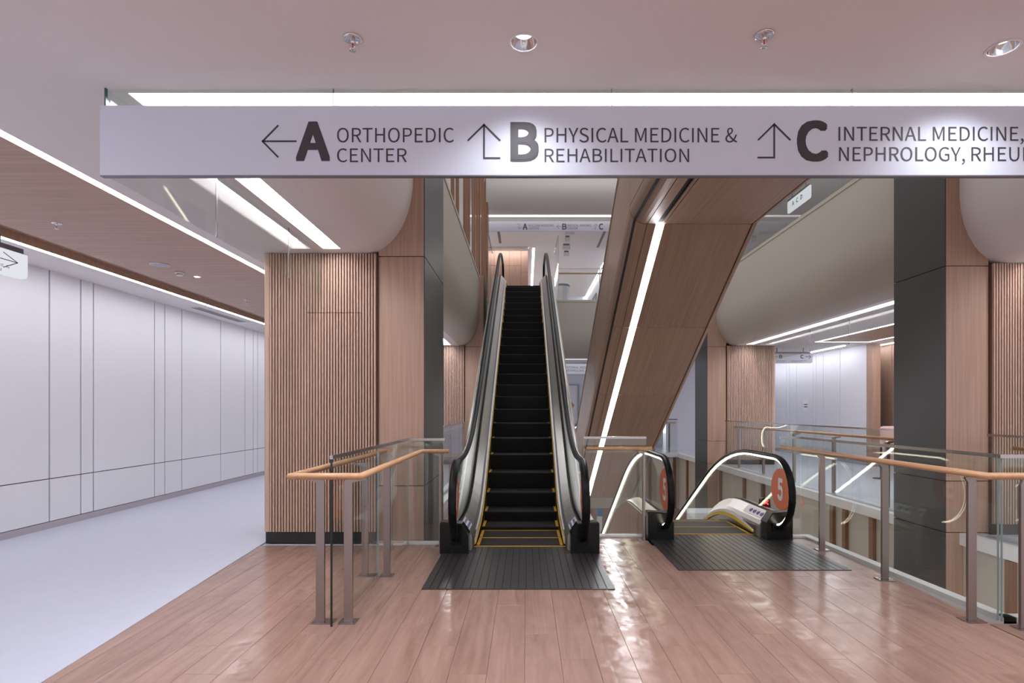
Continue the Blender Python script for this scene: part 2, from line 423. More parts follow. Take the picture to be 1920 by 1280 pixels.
# ---- left corridor wall: separate panels over a dark backing
wl = MB().box(XW0-.2, XW0-.022, YW0, 20., 0, CE).build('wall_left', 'joint', label='white panelled corridor wall with dark joints', cat='wall', kind='structure')
ybr = [YW0, -2., 1.2, 3.4, 5.4, 7.06, 7.56, 7.78, 9.06, 9.32, 9.78, 11.03, 11.98, 12.35, 12.55, 13.9, 16., 20.]
for a, b in zip(ybr[:-1], ybr[1:]):
    g = .011
    MB().box(XW0-.022, XW0, a+g, b-g, .63+.006, CE).build('panel', 'panelwhite', wl)
    MB().box(XW0-.022, XW0, a+g, b-g, .095, .63-.006).build('panel', 'panelwhite', wl)
MB().box(XW0-.02, XW0+.004, YW0, 20., 0, .086).build('baseboard_left', 'base', label='low grey baseboard under the white panelled wall', cat='baseboard', kind='structure')
MB().box(XW0, -2.95, 20., 20.1, 0, CE).build('wall_corridor_end', 'panelwhite', label='white end wall of the left corridor', cat='wall', kind='structure')

# ---- floors
slabs = MB()
slabs.box(-3.3, 3.30, YW0, 6.2, -.30, -.012)
slabs.box(3.30, XW1, YW0, 3.93, -.30, -.012)
fl = slabs.build('floor', 'plank', label='pinkish wood plank floor in front of the escalators', cat='floor', kind='structure')
# planks
PW, GAP = .2165, .0016
pl_mesh = {}
def plank_mesh(w, ln):
    k = (round(w, 4), round(ln, 3))
    if k not in pl_mesh:
        b = .0012
        mb = MB()
        mb.loft([[(0, 0, -.012), (w, 0, -.012), (w, ln, -.012), (0, ln, -.012)], [(0, 0, -b), (w, 0, -b), (w, ln, -b), (0, ln, -b)],
                 [(b, b, 0), (w-b, b, 0), (w-b, ln-b, 0), (b, ln-b, 0)]])
        pl_mesh[k] = mb.mesh('plank', 'plank')
    return pl_mesh[k]
def lay(x0, x1, y0, y1):
    x = x0; c = 0
    while x < x1-.02:
        w = min(PW, x1-x)-GAP
        y = y0; ln = .5+.19*((c*5) % 7)
        while y < y1-.01:
            l = min(ln, y1-y)
            if y1-(y+l) < .15: l = y1-y
            inst('plank', plank_mesh(w, l-GAP), fl, (x, y, 0)); y += l; ln = 1.5
        x += PW; c += 1
lay(-3.25, 3.26, 2.3, 6.2)
lay(3.26, 4.1, 2.3, 3.93)
mb = MB()
mb.box(.80, 1.40, 6.2, 6.62, -.3, 0); mb.box(3.05, 3.26, 6.2, 6.58, -.3, 0); mb.box(-1.36, -.88, 6.2, 6.24, -.3, 0)
mb.build('floor_infill', 'plank', label='small wood floor strip between the two escalators', cat='floor', kind='structure')
mb = MB()
mb.poly([(-2.94, 6.30, 0), (-2.66, 3.08, 0), (-2.0, YW0, 0), (XW0, YW0, 0), (XW0, 20, 0), (-2.94, 20, 0)], (0, 0, .004))
mb.build('floor_corridor', 'greyfloor', label='pale grey vinyl floor of the left corridor', cat='floor', kind='structure')
mb = MB(); mb.box(-2.95, -1.36, 7.8, YW1, -.3, 0); mb.box(-1.36, 5.28, 19.35, YW1, -.3, 0)
mb.box(5.30, XW1, 3.93, YW1, -.3, 0); mb.box(XW0, -2.94, 6.3, 20, -.3, -.002); mb.box(XW0, -3.3, YW0, 6.3, -.3, -.002)
mb.box(-2.94, -1.36, 6.2, 7.8, -.3, -.012)
mb.build('floor_beyond', 'greyfloor', label='grey floor around the far side of the escalator opening', cat='floor', kind='structure')
# white slab edge kerbs
mb = MB()
mb.box(5.24, 5.36, 3.93, 19.35, -.13, .012)
mb.box(-1.40, -1.30, 7.8, 19.35, -.13, .012); mb.box(-1.3, 5.24, 19.31, 19.41, -.13, .012)
mb.build('trim_2', 'kerb', label='white slab edge along the far side of the opening', cat='trim', kind='structure')
mb = MB()
mb.poly([(3.28, 6.56, -.13), (3.41, 3.99, -.13), (3.50, 3.99, -.13), (3.37, 6.56, -.13)], (0, 0, .15))
mb.box(3.41, 5.24, 3.99, 4.07, -.13, .02); mb.box(3.08, 3.37, 6.56, 6.66, -.13, .02)
mb.box(.80, 1.385, 6.60, 6.70, -.13, .02); mb.box(-1.36, -.912, 6.23, 6.33, -.13, .02)
mb.build('trim_3', 'kerb', label='white kerb below the near glass balustrades', cat='trim', kind='structure')
# fascia below the floor, with walnut fins
fas = MB().box(5.29, 5.42, 3.93, 19.35, -1.9, -.13).build('wall_fascia', 'cream', label='cream fascia under the right floor edge with walnut fins', cat='wall', kind='structure')
for y in (6.07, 8.49, 9.21, 9.59, 12.4, 13.46, 15.1, 17.2, 18.2):
    MB().box(5.235, 5.29, y-.05, y+.05, -1.9, -.14).build('fin', 'fin', fas)
MB().box(-1.52, -1.40, 7.8, 19.35, -1.9, -.13).build('wall_fascia_left', 'cream', label='cream fascia under the left floor edge', cat='wall', kind='structure')
ff = MB().box(-1.4, 5.29, 19.36, 19.5, -1.9, -.13).build('wall_fascia_far', 'cream', label='cream fascia under the far floor edge', cat='wall', kind='structure')
for x in (4.3, 4.9, 5.15): MB().box(x-.05, x+.05, 19.30, 19.36, -1.9, -.14).build('fin', 'fin', ff)
# storey below
MB().box(XW0, XW1, -1, YW1, -F-.1, -F).build('floor_below', 'lowfloor', label='pale floor of the storey below', cat='floor', kind='structure')
MB().box(8.6, 8.8, 3, 30, -F, -.3).build('wall_below_right', 'panelwhite', label='white wall of the storey below on the right', cat='wall', kind='structure')
MB().box(-2, 9, 27, 27.2, -F, -.3).build('wall_below_far', 'wood', label='oak wall at the far end of the storey below', cat='wall', kind='structure')

# ---- piers with oak front, charcoal inner face and slatted wing
def pier(name, xin, y0, depth, sgn, zbot, nslat, label, fine, ZT=9.2):
    """xin: X of the charcoal face; sgn=-1: wing to the left, +1: wing to the right"""
    root = empty(name, (xin+sgn*.9, y0+depth/2, 0), label, 'wall', kind='structure')
    y1 = y0+depth; w = .52; xo = xin+sgn*w
    lo, hi = sorted((xin+sgn*.02, xo-sgn*.02))
    MB().box(lo, hi, y0+.02, y1-.02, zbot, ZT).build('core', 'joint', root)
    zs = [zbot]+([.02] if zbot < -.5 else [])+[.64, 3.235, 5.2]+([ZT] if ZT > 5.3 else [])
    for a, b in zip(zs[:-1], zs[1:]):
        g = .005
        lo, hi = sorted((xin+sgn*.010, xo))
        MB().box(lo, hi, y0, y0+.02, a+g, b-g).build('wood_panel', 'wood', root)
        lo, hi = sorted((xin, xin+sgn*.018))
        MB().box(lo, hi, y0+.006, y1-.006, a+g, b-g).build('charcoal_panel', 'dark', root)
        lo, hi = sorted((xin+sgn*.01, xo))
        MB().box(lo, hi, y1-.02, y1, a+g, b-g).build('wood_panel', 'wood', root)
    # slatted wing
    pitch, sw = (.0325, .0185) if fine else (.0433, .026)
    xs0 = xo+sgn*.015; xe = xs0+sgn*nslat*pitch; end = xe+sgn*.065
    lo, hi = sorted((xo, end-sgn*.02))
    MB().box(lo, hi, y0-.02, y1, .13, CE-.006).build('wing_body', 'slatback', root)
    lo, hi = sorted((xo, end-sgn*.02))
    MB().box(lo, hi, y0-.035, y1-.02, 0, .13).build('plinth', 'black', root)
    # rounded end post of the wing
    r = .035; cx = xe+sgn*.03
    pts = [(xe, y1), (xe, y0-.05)]+[(cx+sgn*r*math.sin(a), y0-.05+r-r*math.cos(a)) for a in [math.pi/2*k/6 for k in range(7)]]+[(cx+sgn*r, y1)]
    MB().poly([(a, b, .13) for a, b in pts], (0, 0, CE-.136)).build('end_post', 'slat', root)
    def slat_mesh(z0, z1):
        b = .003
        mb = MB().poly([(-sw/2, 0, 0), (-sw/2, -.035+b, 0), (-sw/2+b, -.035, 0), (sw/2-b, -.035, 0), (sw/2, -.035+b, 0), (sw/2, 0, 0)], (0, 0, z1-z0))
        return mb
    full = slat_mesh(.13, CE-.006).mesh('slat', 'slat')
    low = slat_mesh(.13, 2.585).mesh('slat', 'slat'); upp = slat_mesh(2.593, CE-.006).mesh('slat', 'slat')
    if fine:
        for k in range(nslat):
            x = xs0+sgn*(k+.5)*pitch
            if sgn < 0 and -2.45 < x < -1.83:
                inst('slat', low, root, (x, y0-.02, .13)); inst('slat', upp, root, (x, y0-.02, 2.593))
            else: inst('slat', full, root, (x, y0-.02, .13))
    else:
        mb = MB()
        for k in range(nslat):
            x = xs0+sgn*(k+.5)*pitch; mb.box(x-sw/2, x+sw/2, y0-.055, y0-.02, .13, CE-.006)
        mb.build('slats', 'slat', root, kind='stuff')
    return root
pier('wall_pier', -1.14, 6.34, 1.46, -1, -.3, 37, 'near left pier with oak slats and charcoal inner face', True)
pier('wall_pier', 5.07, 6.76, .95, 1, -F, 34, 'near right pier with wide charcoal face and oak slats', True)
pier('wall_pier', -1.14, 15.4, 1.2, -1, -F, 28, 'distant left pier with oak slats beside the rising escalator', False, 5.2)
pier('wall_pier', 5.0, 15.4, 1.1, 1, -F, 29, 'distant right pier with oak slats below the curved cream edge', False)

# walnut fins of the storey above on the left
root = empty('wall_fins', (-1.35, 14, F), 'row of tall walnut fins above the left slab edge', 'wall', kind='structure')
fm = MB().box(-.028, .028, -.06, .06, 0, 5.0)
fmesh = fm.mesh('fin', 'fin')
y = 9.6
for y in (10.1, 10.8, 12.1, 12.55, 12.95, 14.0, 14.4, 15.2, 16.0, 16.9, 17.4, 18.2):
    inst('fin', fmesh, root, (-1.31, y, F+.04))
MB().box(-1.36, -1.25, 18.6, 19.2, F, Z1).build('wall_fin_return', 'fin', label='walnut clad wall end beside the upper landing', cat='wall', kind='structure')

MB().box(-6., -1.45, 21.2, 21.3, F, Z1).build('wall_upper_left', 'panelwhite', label='white wall upstairs behind the walnut fins', cat='wall', kind='structure')

# ================================================================== ESCALATORS
T30 = math.tan(math.radians(30))
def soft(u, w=.6): return 0. if u < -w else (u if u > w else (u+w)**2/(4*w))
def escalator(name, label, C, za, sg, yf, yb, number=None, steps=True, led=True, strip0=None, cladding='wood', pieces=None, yend_extra=1.9, ystart=None):
    ye = yb+F/T30; yend = ye+yend_extra
    h = lambda Y, w=.6: za+sg*T30*(soft(Y-yb, w)-soft(Y-ye, w))
    comb = yf+.30; loopf = yf-.36; r = .41; hr = .965; HX = .655
    root = empty(name, (C, yf, za), label, 'escalator')
    yc = loopf+r; yc2 = yend-r
    Ys = [yc+.0]; y = yc+.1
    while y < yc2:
        Ys.append(y); y += .22 if (abs(y-yb) < 1.3 or abs(y-ye) < 1.3) else .6
    Ys.append(yc2)
    def path(off=0., lo=272, n=14, lo2=-92):
        rr = r-off; z0 = za+hr-r; z1 = h(yc2)+hr-r; P = []
        for k in range(n): a = math.radians(lo+(90-lo)*k/n); P.append((yc+rr*math.cos(a), z0+rr*math.sin(a)))
        P += [(q, h(q, .9)+hr-off) for q in Ys]
        for k in range(1, n+1): a = math.radians(90+(lo2-90)*k/n); P.append((yc2+rr*math.cos(a), z1+rr*math.sin(a)))
        return P
    Yd = [yf+.15]; y = yf+.15
    while y < yend-.45:
        y += .2 if (abs(y-yb) < 1.2 or abs(y-ye) < 1.2) else .7
        Yd.append(min(y, yend-.4))
    for s in (-1, 1):
        X = C+s*HX
        sec = [(.040*math.cos(a)*(1 if abs(math.cos(a)) < .9 else 1), .024*math.sin(a)) for a in [2*math.pi*k/12 for k in range(12)]]
        hrl = MB().sweep([(X, a, b) for a, b in path()], sec, (1, 0, 0), True, False, True).build('handrail', 'rubber', root)
        for aa in (188, 172):   # joint rings of the rubber band
            a = math.radians(aa); p0 = Vector((X, yc+r*math.cos(a), za+hr-r+r*math.sin(a)))
            p1 = p0+Vector((0, -math.sin(a), math.cos(a)))*.012
            MB().sweep([p0, p1], [(x*1.05, b*1.1) for x, b in sec], (1, 0, 0)).build('band_ring', 'rubber', hrl)
        up = path(.03, 218, 12, -38)
        lowr = [(q, h(q)+.25) for q in reversed(Yd) if yc+.1 < q < yc2]
        g = MB().poly([(X-.006, a, b) for a, b in up+lowr], (.012, 0, 0)).build('glass_panel', 'glass', root)
        if led:
            MB().sweep([(X, a, b) for a, b in path(.034, 262, 14, -82)], [(-.014, -.008), (.014, -.008), (.014, .008), (-.014, .008)], (1, 0, 0)).build('light_strip', 'ledwarm', root)
        inn = [(.512, -.08), (.512, .15), (.535, .195), (.628, .30), (.628, -.08)]
        MB().loft([[(C+s*a, q, h(q)+b) for a, b in inn] for q in Yd]).build('inner_deck', 'steel', root)
        MB().loft([[(C+s*a, q, h(q)+b) for a, b in ((.628, .301), (.643, .312), (.643, .2), (.628, .2))] for q in Yd]).build('glass_gasket', 'rubber', root)
        out = [(.667, .20), (.667, .312), (.69, .315), (.82, .27), (.83, .20)]
        MB().loft([[(C+s*a, q, h(q)+b) for a, b in out] for q in Yd]).build('outer_deck', 'steel', root)
        Yk = [comb-.02]+[q for q in Yd if q > comb+.05]
        MB().loft([[(C+s*a, q, h(q)+b) for a, b in ((.498, -.15), (.498, .12), (.513, .12), (.513, -.15))] for q in Yk]).build('skirt', 'steeldark', root)
        lift = lambda q: min(1., max(0., (q-comb-.02)/.5))
        MB().loft([[(C+s*a, q, h(q)+.02+b*(.3+.7*lift(q))) for a, b in ((.480, .055), (.480, .098), (.500, .098), (.500, .055))] for q in Yk[0:]]).build('safety_strip', 'yellow', root)
        MB().loft([[(C+s*a, q, h(q)+.02+b*(.3+.7*lift(q))) for a, b in ((.488, .100), (.492, .135), (.513, .135), (.513, .100))] for q in Yk[0:]]).build('silver_strip', 'silver', root)
        # newel base
        a0, a1 = .533, .832; zt = .33
        prof = [(yf, 0), (yf, zt-.012), (yf+.012, zt), (yf+.17, zt-.005), (yf+.17, 0)]
        nb = MB().loft([[(C+s*xx, p, za+q*k2) for p, q in prof] for xx, k2 in ((a0, .62), (a0+.07, .95), (a1-.015, 1.), (a1, .96))]).build('newel_base', 'blackbox', root)
        MB().box(C+s*HX-.06, C+s*HX+.06, yf-.012, yf+.02, za+.10, za+.20).build('handrail_inlet', 'rubber', nb)
        # information sticker on the deck
        def onD(t, q, lift=.002): return (C+s*(.535+.093*t-lift*.7), q, h(q)+.195+.105*t+lift)
        q0, q1 = yf+.19, yf+(.49 if sg > 0 else .74)
        st = MB().poly([onD(.12, q0), onD(.92, q0), onD(.92, q1), onD(.12, q1)], (-s*.001, 0, .001)).build('information_sticker', 'white', root)
        ic = MB()
        for k in range(4):
            for t in ((.32, .70) if sg > 0 else (.52,)):
                qa = q0+.02+k*(.068 if sg > 0 else .105)
                m1 = 1 if sg > 0 else 1.6; pts = [(t+a*m1, qa+b*m1) for a, b in ((-.13, .012), (-.05, 0), (.07, 0), (.13, .02), (.05, .034), (.1, .046), (-.02, .052), (-.1, .04))]
                ic.poly([onD(a, b, .004) for a, b in pts], (-s*.0006, 0, .0006))
        ic.build('pictograms', 'navy', st)
        # number decal on the inside of the glass at the newel
        if number:
            cy, cz, rr = loopf+.27, za+.60, .235
            for face in (-1, 1):
                xf = X+face*.0075
                dc = MB().lathe([(rr, -.0006), (rr, .0006)], (xf, cy, cz), 36, 'X', False).build('number_decal', 'orange', root)
                ud = (0, -face, 0) if face > 0 else (0, 1, 0)
                ud = Vector((0, 1, 0)) if face > 0 else Vector((0, -1, 0))
                if s > 0 or True:
                    wv = .13
                    lettering(number, Vector((xf+face*.002, cy, cz-.125))-ud*wv/2, ud, (0, 0, 1), wv, .25, 'white', dc, .012)
        # outer cladding down to the soffit
        zsof = lambda q: sofz(q)
        def sofz(q): return max(za-1.1, (q-yb)*T30+za-1.325) if sg > 0 else min(za-1.1, -(q-yb)*T30+za-1.325)
        def sofc(q):
            v = sofz(q); lim = za+sg*F-1.1
            return min(v, lim) if sg > 0 else max(v, lim)
        bend = [yb+.39, ye+.39] if sg > 0 else [yb-.39, ye-.39]
        Yc = sorted({*[q for q in Yd], *bend, *( [ystart] if ystart else [])})
        if pieces is None:
            MB().loft([[(C+s*.812, q, sofc(q)), (C+s*.842, q, sofc(q)), (C+s*.842, q, h(q)+.25), (C+s*.812, q, h(q)+.25)] for q in Yc]).build('side_cladding', cladding, root)
    if pieces is None:
        MB().loft([[(C-.84, q, sofc(q)-.02), (C+.84, q, sofc(q)-.02), (C+.84, q, sofc(q)), (C-.84, q, sofc(q))] for q in Yc]).build('soffit', cladding, root)
    else:
        pieces(root, C, h, sofc, ye, yend)
    if steps:
        sm = MB()
        sm.loft([[(x, .012, -.26), (x, 0, -.012), (x, .008, -.002), (x, .02, 0), (x, .396, 0), (x, .396, -.26)] for x in (-.478, .478)])
        smesh = sm.mesh('step', 'step')
        emesh = MB().box(-.0165, .0165, .02, .396, 0, .003).mesh('step_edging', 'amber'); emesh2 = MB().box(-.445, .445, .368, .392, 0, .003).mesh('step_edging', 'amber')
        k = 0; y = comb+.03
        while y < ye+.9:
            z = h(y) if sg > 0 else h(y+.4)
            if sg < 0 and y > yb+3.5: break
            so = inst('step', smesh, root, (C, y, z+.006)); [inst('step_edging', emesh, so, (C+d, y, z+.006)) for d in (-.4615, .4615)]; inst('step_edging', emesh2, so, (C, y, z+.006)) if k < 2 else None; y += .4; k += 1
    if strip0 is not None:   # landing plate made of grooved strips
        bp = MB().box(C-.81, C+.81, strip0, yf, .0005, .002).box(C-.53, C+.53, yf, comb+.02, .0005, .002).build('landing_plate', 'black', root)
        n = 24; w = 1.62/n
        for k in range(n):
            xa = C-.81+k*w+.004; xb = C-.81+(k+1)*w-.004
            inside = xb < C+.53 and xa > C-.53
            MB().box(xa, xb, strip0, comb-.02 if inside else yf-.004, .001, .007).build('plate_strip', 'plate', bp)
        MB().box(C-.515, C+.515, comb-.018, comb+.008, 0, .011).build('comb_edge', 'amber', root)
        MB().box(C-.478, C+.478, comb+.008, comb+.035, 0, .009).build('comb_teeth', 'step', root)
    return root, h

C1, C2 = -.06, 2.24
esc1, h1 = escalator('escalator', 'black escalator rising to the next floor with yellow edged steps', C1, 0, 1, 5.83, 7.15, number='7', strip0=4.67, cladding='cream', led=False)
esc2, h2 = escalator('escalator', 'descending escalator with orange number 5 discs and lit handrails', C2, 0, -1, 6.43, 8.05, number='5', strip0=5.23)
# direction indicator and maker's lettering on the descending escalator
ip = MB()
ip.loft([[(C2+.70, 6.98, .30), (C2+.82, 6.98, .28), (C2+.82, 7.06, .28), (C2+.70, 7.06, .30)], [(C2+.705, 6.99, .38), (C2+.815, 6.99, .38), (C2+.815, 7.06, .38), (C2+.705, 7.06, .38)], [(C2+.73, 7.0, .40), (C2+.79, 7.0, .40), (C2+.79, 7.05, .40), (C2+.73, 7.05, .40)]])
ipo = ip.build('direction_indicator', 'blackbox', esc2)
strokes([[(-.03, -.025), (.03, .025)], [(-.03, .025), (.03, -.025)]], .014, (C2+.76, 6.984, .345), (1, 0, 0), (0, 0, 1), (0, -1, 0), 'rededge', ipo, 'red_cross')
lettering('ESCM', (C2+.511, 6.62+.30, .155-.06), (0, -1, 0), (0, 0, 1), .13, .035, 'greyvent', esc2)

# descending truss overhead, clad in oak pieces with a strip light in its soffit
def truss(root, C, h, sof, ye, yend):
    seams = [4.1, 7.66, 9.62, 11.53, 13.44, 15.35, 16.56, 18.9]
    xl, xr = C-.81, C+.96
    gl = C-.57
    for a, b in zip(seams[:-1], seams[1:]):
        g = .008; a += g; b -= g
        def pc(nm, x0, x1, mt='woody'):
            MB().loft([[(x0, q, sof(q)), (x1, q, sof(q)), (x1, q, sof(q)+.02), (x0, q, sof(q)+.02)] for q in (a, b)]).build(nm, mt, root)
        pc('soffit_panel', gl, C-.45); pc('soffit_panel', C-.335, C+.855); pc('soffit_panel', C-.38, C-.345) if b < 7.7 else None
        # rounded left edge
        arc = [(xl+.23-.23*math.cos(t), .21-.21*math.sin(t)) for t in [math.pi/2*k/8 for k in range(9)]]
        arc = [(xl, .24)]+arc+[(gl-.010, 0), (gl-.010, .02), (xl+.02, .25)]
        MB().loft([[(x, q, sof(q)+z) for x, z in arc] for q in (a, b)], smooth=False).build('edge_panel', 'woody', root)
        # rounded right edge
        arc = [(C+.876, .02), (C+.876, 0), (C+.90, 0), (C+.94, .03), (xr, .10), (xr, .25), (xr-.02, .25)]
        MB().loft([[(x, q, sof(q)+z) for x, z in arc] for q in (a, b)]).build('edge_panel', 'woody', root)
        # side panels
        n = 8; qs = [a+(b-a)*k/n for k in range(n+1)]
        for xa, xb in ((xl, xl+.02), (xr-.02, xr)):
            MB().loft([[(xa, q, sof(q)+.256), (xb, q, sof(q)+.256), (xb, q, h(q)+.30), (xa, q, h(q)+.30)] for q in qs]).build('side_panel', 'woody', root)
    # dark backing behind the joints
    for a, b in ((4.1, 7.66), (7.66, 16.56), (16.56, 18.9)):
        MB().loft([[(xl+.05, q, sof(q)+.05), (xr-.05, q, sof(q)+.05), (xr-.05, q, sof(q)+.07), (xl+.05, q, sof(q)+.07)] for q in (a, b)]).build('soffit_backing', 'joint', root)
        MB().loft([[(gl-.015, q, sof(q)+.03), (gl+.008, q, sof(q)+.03), (gl+.008, q, sof(q)+.05), (gl-.015, q, sof(q)+.05)] for q in (a, b)]).build('soffit_backing', 'joint', root)
    MB().loft([[(C-.445, q, sof(q)+.004), (C-.34, q, sof(q)+.004), (C-.34, q, sof(q)+.03), (C-.445, q, sof(q)+.03)] for q in (7.672, 16.5)]).build('soffit_light', 'ledsoffit', root)
esc3, h3 = escalator('escalator', 'oak clad escalator truss overhead sloping down with a white light line', C2, F, -1, 6.43, 8.05, steps=False, pieces=truss, led=True)

# ================================================================== BALUSTRADES
GH = 1.17
def pane(x0, y0, x1, y1, z0, z1, parent, th=.014, nm='glass_pane', edge=None, emat='paleedge'):
    a = Vector((x0, y0, 0)); b = Vector((x1, y1, 0)); t = (b-a).normalized(); n = Vector((-t.y, t.x, 0))*th/2
    p = MB().poly([(*(a+n).xy, z0), (*(b+n).xy, z0), (*(b-n).xy, z0), (*(a-n).xy, z0)], (0, 0, z1-z0)).build(nm, 'glass', parent)
    if edge:
        for q, d in ((a, 1), (b, -1)):
            if edge in ('a', 'ab') and d == 1 or edge in ('b', 'ab') and d == -1:
                c = q-t*d*.001; e = q+t*d*.003; m = n*1.02
                MB().poly([(*(c+m).xy, z0), (*(e+m).xy, z0), (*(e-m).xy, z0), (*(c-m).xy, z0)], (0, 0, z1-z0)).build('polished_edge', emat, p)
    return p
def pane_notch(xa, xb, y, xa2, xb2, zn, parent, th=.014):
    """pane across X with its lower corners cut back beside the escalator decks"""
    P = [(xa2, .001), (xb2, .001), (xb2, zn), (xb, zn), (xb, GH), (xa, GH), (xa, zn), (xa2, zn)]
    Q = []
    for p in P:
        if not Q or p != Q[-1]: Q.append(p)
    return MB().poly([(a, y-th/2, b) for a, b in Q], (0, th, 0)).build('glass_pane', 'glass', parent)
def round_rail(path, r, mt, parent, nm='wood_handrail'):
    return MB().tube(path, r, (0, 0, 1), 14).build(nm, mt, parent)
def caprail(path, z, parent):
    return MB().sweep([(a, b, z) for a, b in path], [(-.012, -.011), (.014, -.011), (.014, .011), (-.012, .011)], (0, 0, 1)).build('cap_rail', 'caprail', parent)
def post(x, y, hx, hz, parent, w=.06, d=.022):
    """flat steel bar with a curved arm out to the handrail at hx"""
    s = 1 if hx > x else -1; R = .09; top = hz-.03
    P = [(x, y, .008), (x, y, top-R)]+[(x+s*R*(1-math.cos(t)), y, top-R+R*math.sin(t)) for t in [math.pi/2*k/6 for k in range(1, 7)]]
    if abs(hx-x) > R+.005: P.append((hx, y, top))
    k = .5 if abs(hx-x) < R else 1
    return MB().sweep(P, [(-d/2, -w/2), (d/2, -w/2), (d/2, w/2), (-d/2, w/2)], (0, 1, 0)).build('post', 'post', parent)
def spost(x, y, hx, hz, parent, w=.06, d=.022):
    """straight bar whose curled top meets a handrail close beside it"""
    s = 1 if hx > x else -1; top = hz-.028
    MB().box(x-w/2, x+w/2, y-d/2, y+d/2, .008, top-.035).build('post', 'post', parent)
    c = sorted((x-s*w/2, hx+s*.01))
    mbx = MB(); x0, x1 = x-s*w/2, hx
    mbx.poly([(x0, y-d/2, top-.035), (x0+s*.01, y-d/2, top-.012), (x0+s*.03, y-d/2, top), (x1, y-d/2, top), (x1, y-d/2, top-.012), (x0+s*w, y-d/2, top-.035)], (0, d, 0)).build('rail_bracket', 'post', parent)
def plate(x0, x1, y0, y1, parent): MB().box(x0, x1, y0, y1, .001, .009).build('base_plate', 'caprail', parent)

# --- left balustrade
b1 = empty('glass_balustrade', (-1.33, 5., 0), 'glass balustrade with looping wood handrail left of the rising escalator', 'balustrade')
pane(-1.340, 3.87, -1.325, 5.03, .001, GH, b1, edge='a', emat='darkedge'); pane(-1.325, 5.04, -1.305, 6.22, .001, GH, b1, edge='ab'); pane(-1.305, 6.23, -.912, 6.23, .001, GH, b1)
caprail([(-1.340, 3.865), (-1.305, 6.23), (-.895, 6.23)], GH, b1)
HZ = 1.05
round_rail([(-.83, 6.09, HZ), (-1.13, 6.09, HZ), (-1.115, 3.79, HZ), (-1.585, 3.79, HZ), (-1.535, 6.15, HZ)], .023, 'railwoody', b1)
for y in (3.96, 5.06):
    spost(-1.448, y, -1.56, HZ, b1); spost(-1.250, y, -1.12, HZ, b1); plate(-1.50, -1.352, y-.05, y+.05, b1); plate(-1.31, -1.19, y-.05, y+.05, b1)
spost(-1.448, 5.98, -1.54, HZ, b1)
spost(-.935, 6.16, -.99, HZ, b1, .022, .06); plate(-.985, -.912, 6.12, 6.21, b1)
# --- middle balustrade
b2 = empty('glass_balustrade', (1.1, 6.62, 0), 'short glass balustrade with wood rail between the two escalators', 'balustrade')
pane_notch(.69, 1.43, 6.63, .80, 1.385, .36, b2); caprail([(.69, 6.63), (1.43, 6.63)], GH, b2)
round_rail([(.71, 6.50, HZ), (1.47, 6.50, HZ)], .023, 'railwood', b2)
spost(1.365, 6.46, 1.30, HZ, b2, .022, .06); plate(1.30, 1.395, 6.40, 6.5, b2)
# --- right balustrade
b3 = empty('glass_balustrade', (3.3, 5.3, 0), 'long glass balustrade with wood handrail right of the descending escalator', 'balustrade')
pts = [(3.245, 6.58), (3.295, 4.86), (3.365, 3.975)]
gx = lambda y: 3.245+(6.58-y)/(6.58-3.975)*.12
pane_notch(3.0, 3.238, 6.60, 3.095, 3.238, .36, b3)
pane(gx(6.58), 6.58, gx(5.05), 5.05, .001, GH, b3); pane(gx(5.04), 5.04, gx(3.985), 3.985, .001, GH, b3, edge='b')
pane(3.375, 3.97, 4.9, 3.97, .001, GH, b3, edge='a')
caprail([(3.0, 6.60), (3.245, 6.59), (3.37, 3.97), (4.9, 3.97)], GH, b3)
round_rail([(3.10, 6.80, HZ), (3.14, 3.80, HZ), (4.9, 3.80, HZ)], .024, 'railwoody', b3)
for y in (6.0, 4.95, 3.99):
    x = 3.178
    spost(x, y, 3.13, HZ, b3); plate(x-.07, x+.065, y-.06, y+.05, b3)
spost(3.42, 3.84, 3.40, HZ, b3); plate(3.36, 3.52, 3.80, 3.89, b3)

# --- balustrades on the far side of the opening
def far_rail(label, x, ya, yb, pitch, inner, off=0):
    r = empty('glass_balustrade', (x, (ya+yb)/2, 0), label, 'balustrade')
    n = max(1, round((yb-ya)/pitch)); st = (yb-ya)/n
    for k in range(n):
        pane(x, ya+k*st+.004, x, ya+(k+1)*st-.004, 0, GH+.03, r); spost(x+inner*.1, ya+(k+.5)*st, x+inner*.22, HZ, r, .05, .05)
    caprail([(x, ya), (x, yb)], GH+.03, r)
    round_rail([(x+inner*.22, ya+.1, HZ), (x+inner*.22, yb-.1, HZ)], .025, 'railwoody', r)
    return r
far_rail('far right glass balustrade beyond the descending escalator', 5.42, 7.8, 15.2, 1.5, 1)
far_rail('glass balustrade in front of the slats at the right picture edge', 5.50, 4.2, 6.66, 1.2, 1)
far_rail('glass balustrade behind the dark pier left of the escalator', -1.44, 7.9, 15.2, 1.5, -1)
r = empty('glass_balustrade', (2.5, 19.45, 0), 'glass balustrade across the far end of the opening', 'balustrade')
for k in range(4):
    xa = 3.2+k*.52; pane(xa+.004, 19.45, xa+.516, 19.45, 0, GH, r); spost(xa+.26, 19.55, xa+.30, HZ, r, .04, .04)
caprail([(3.2, 19.45), (5.28, 19.45)], GH, r); round_rail([(3.2, 19.66, HZ), (5.28, 19.66, HZ)], .025, 'railwood', r)
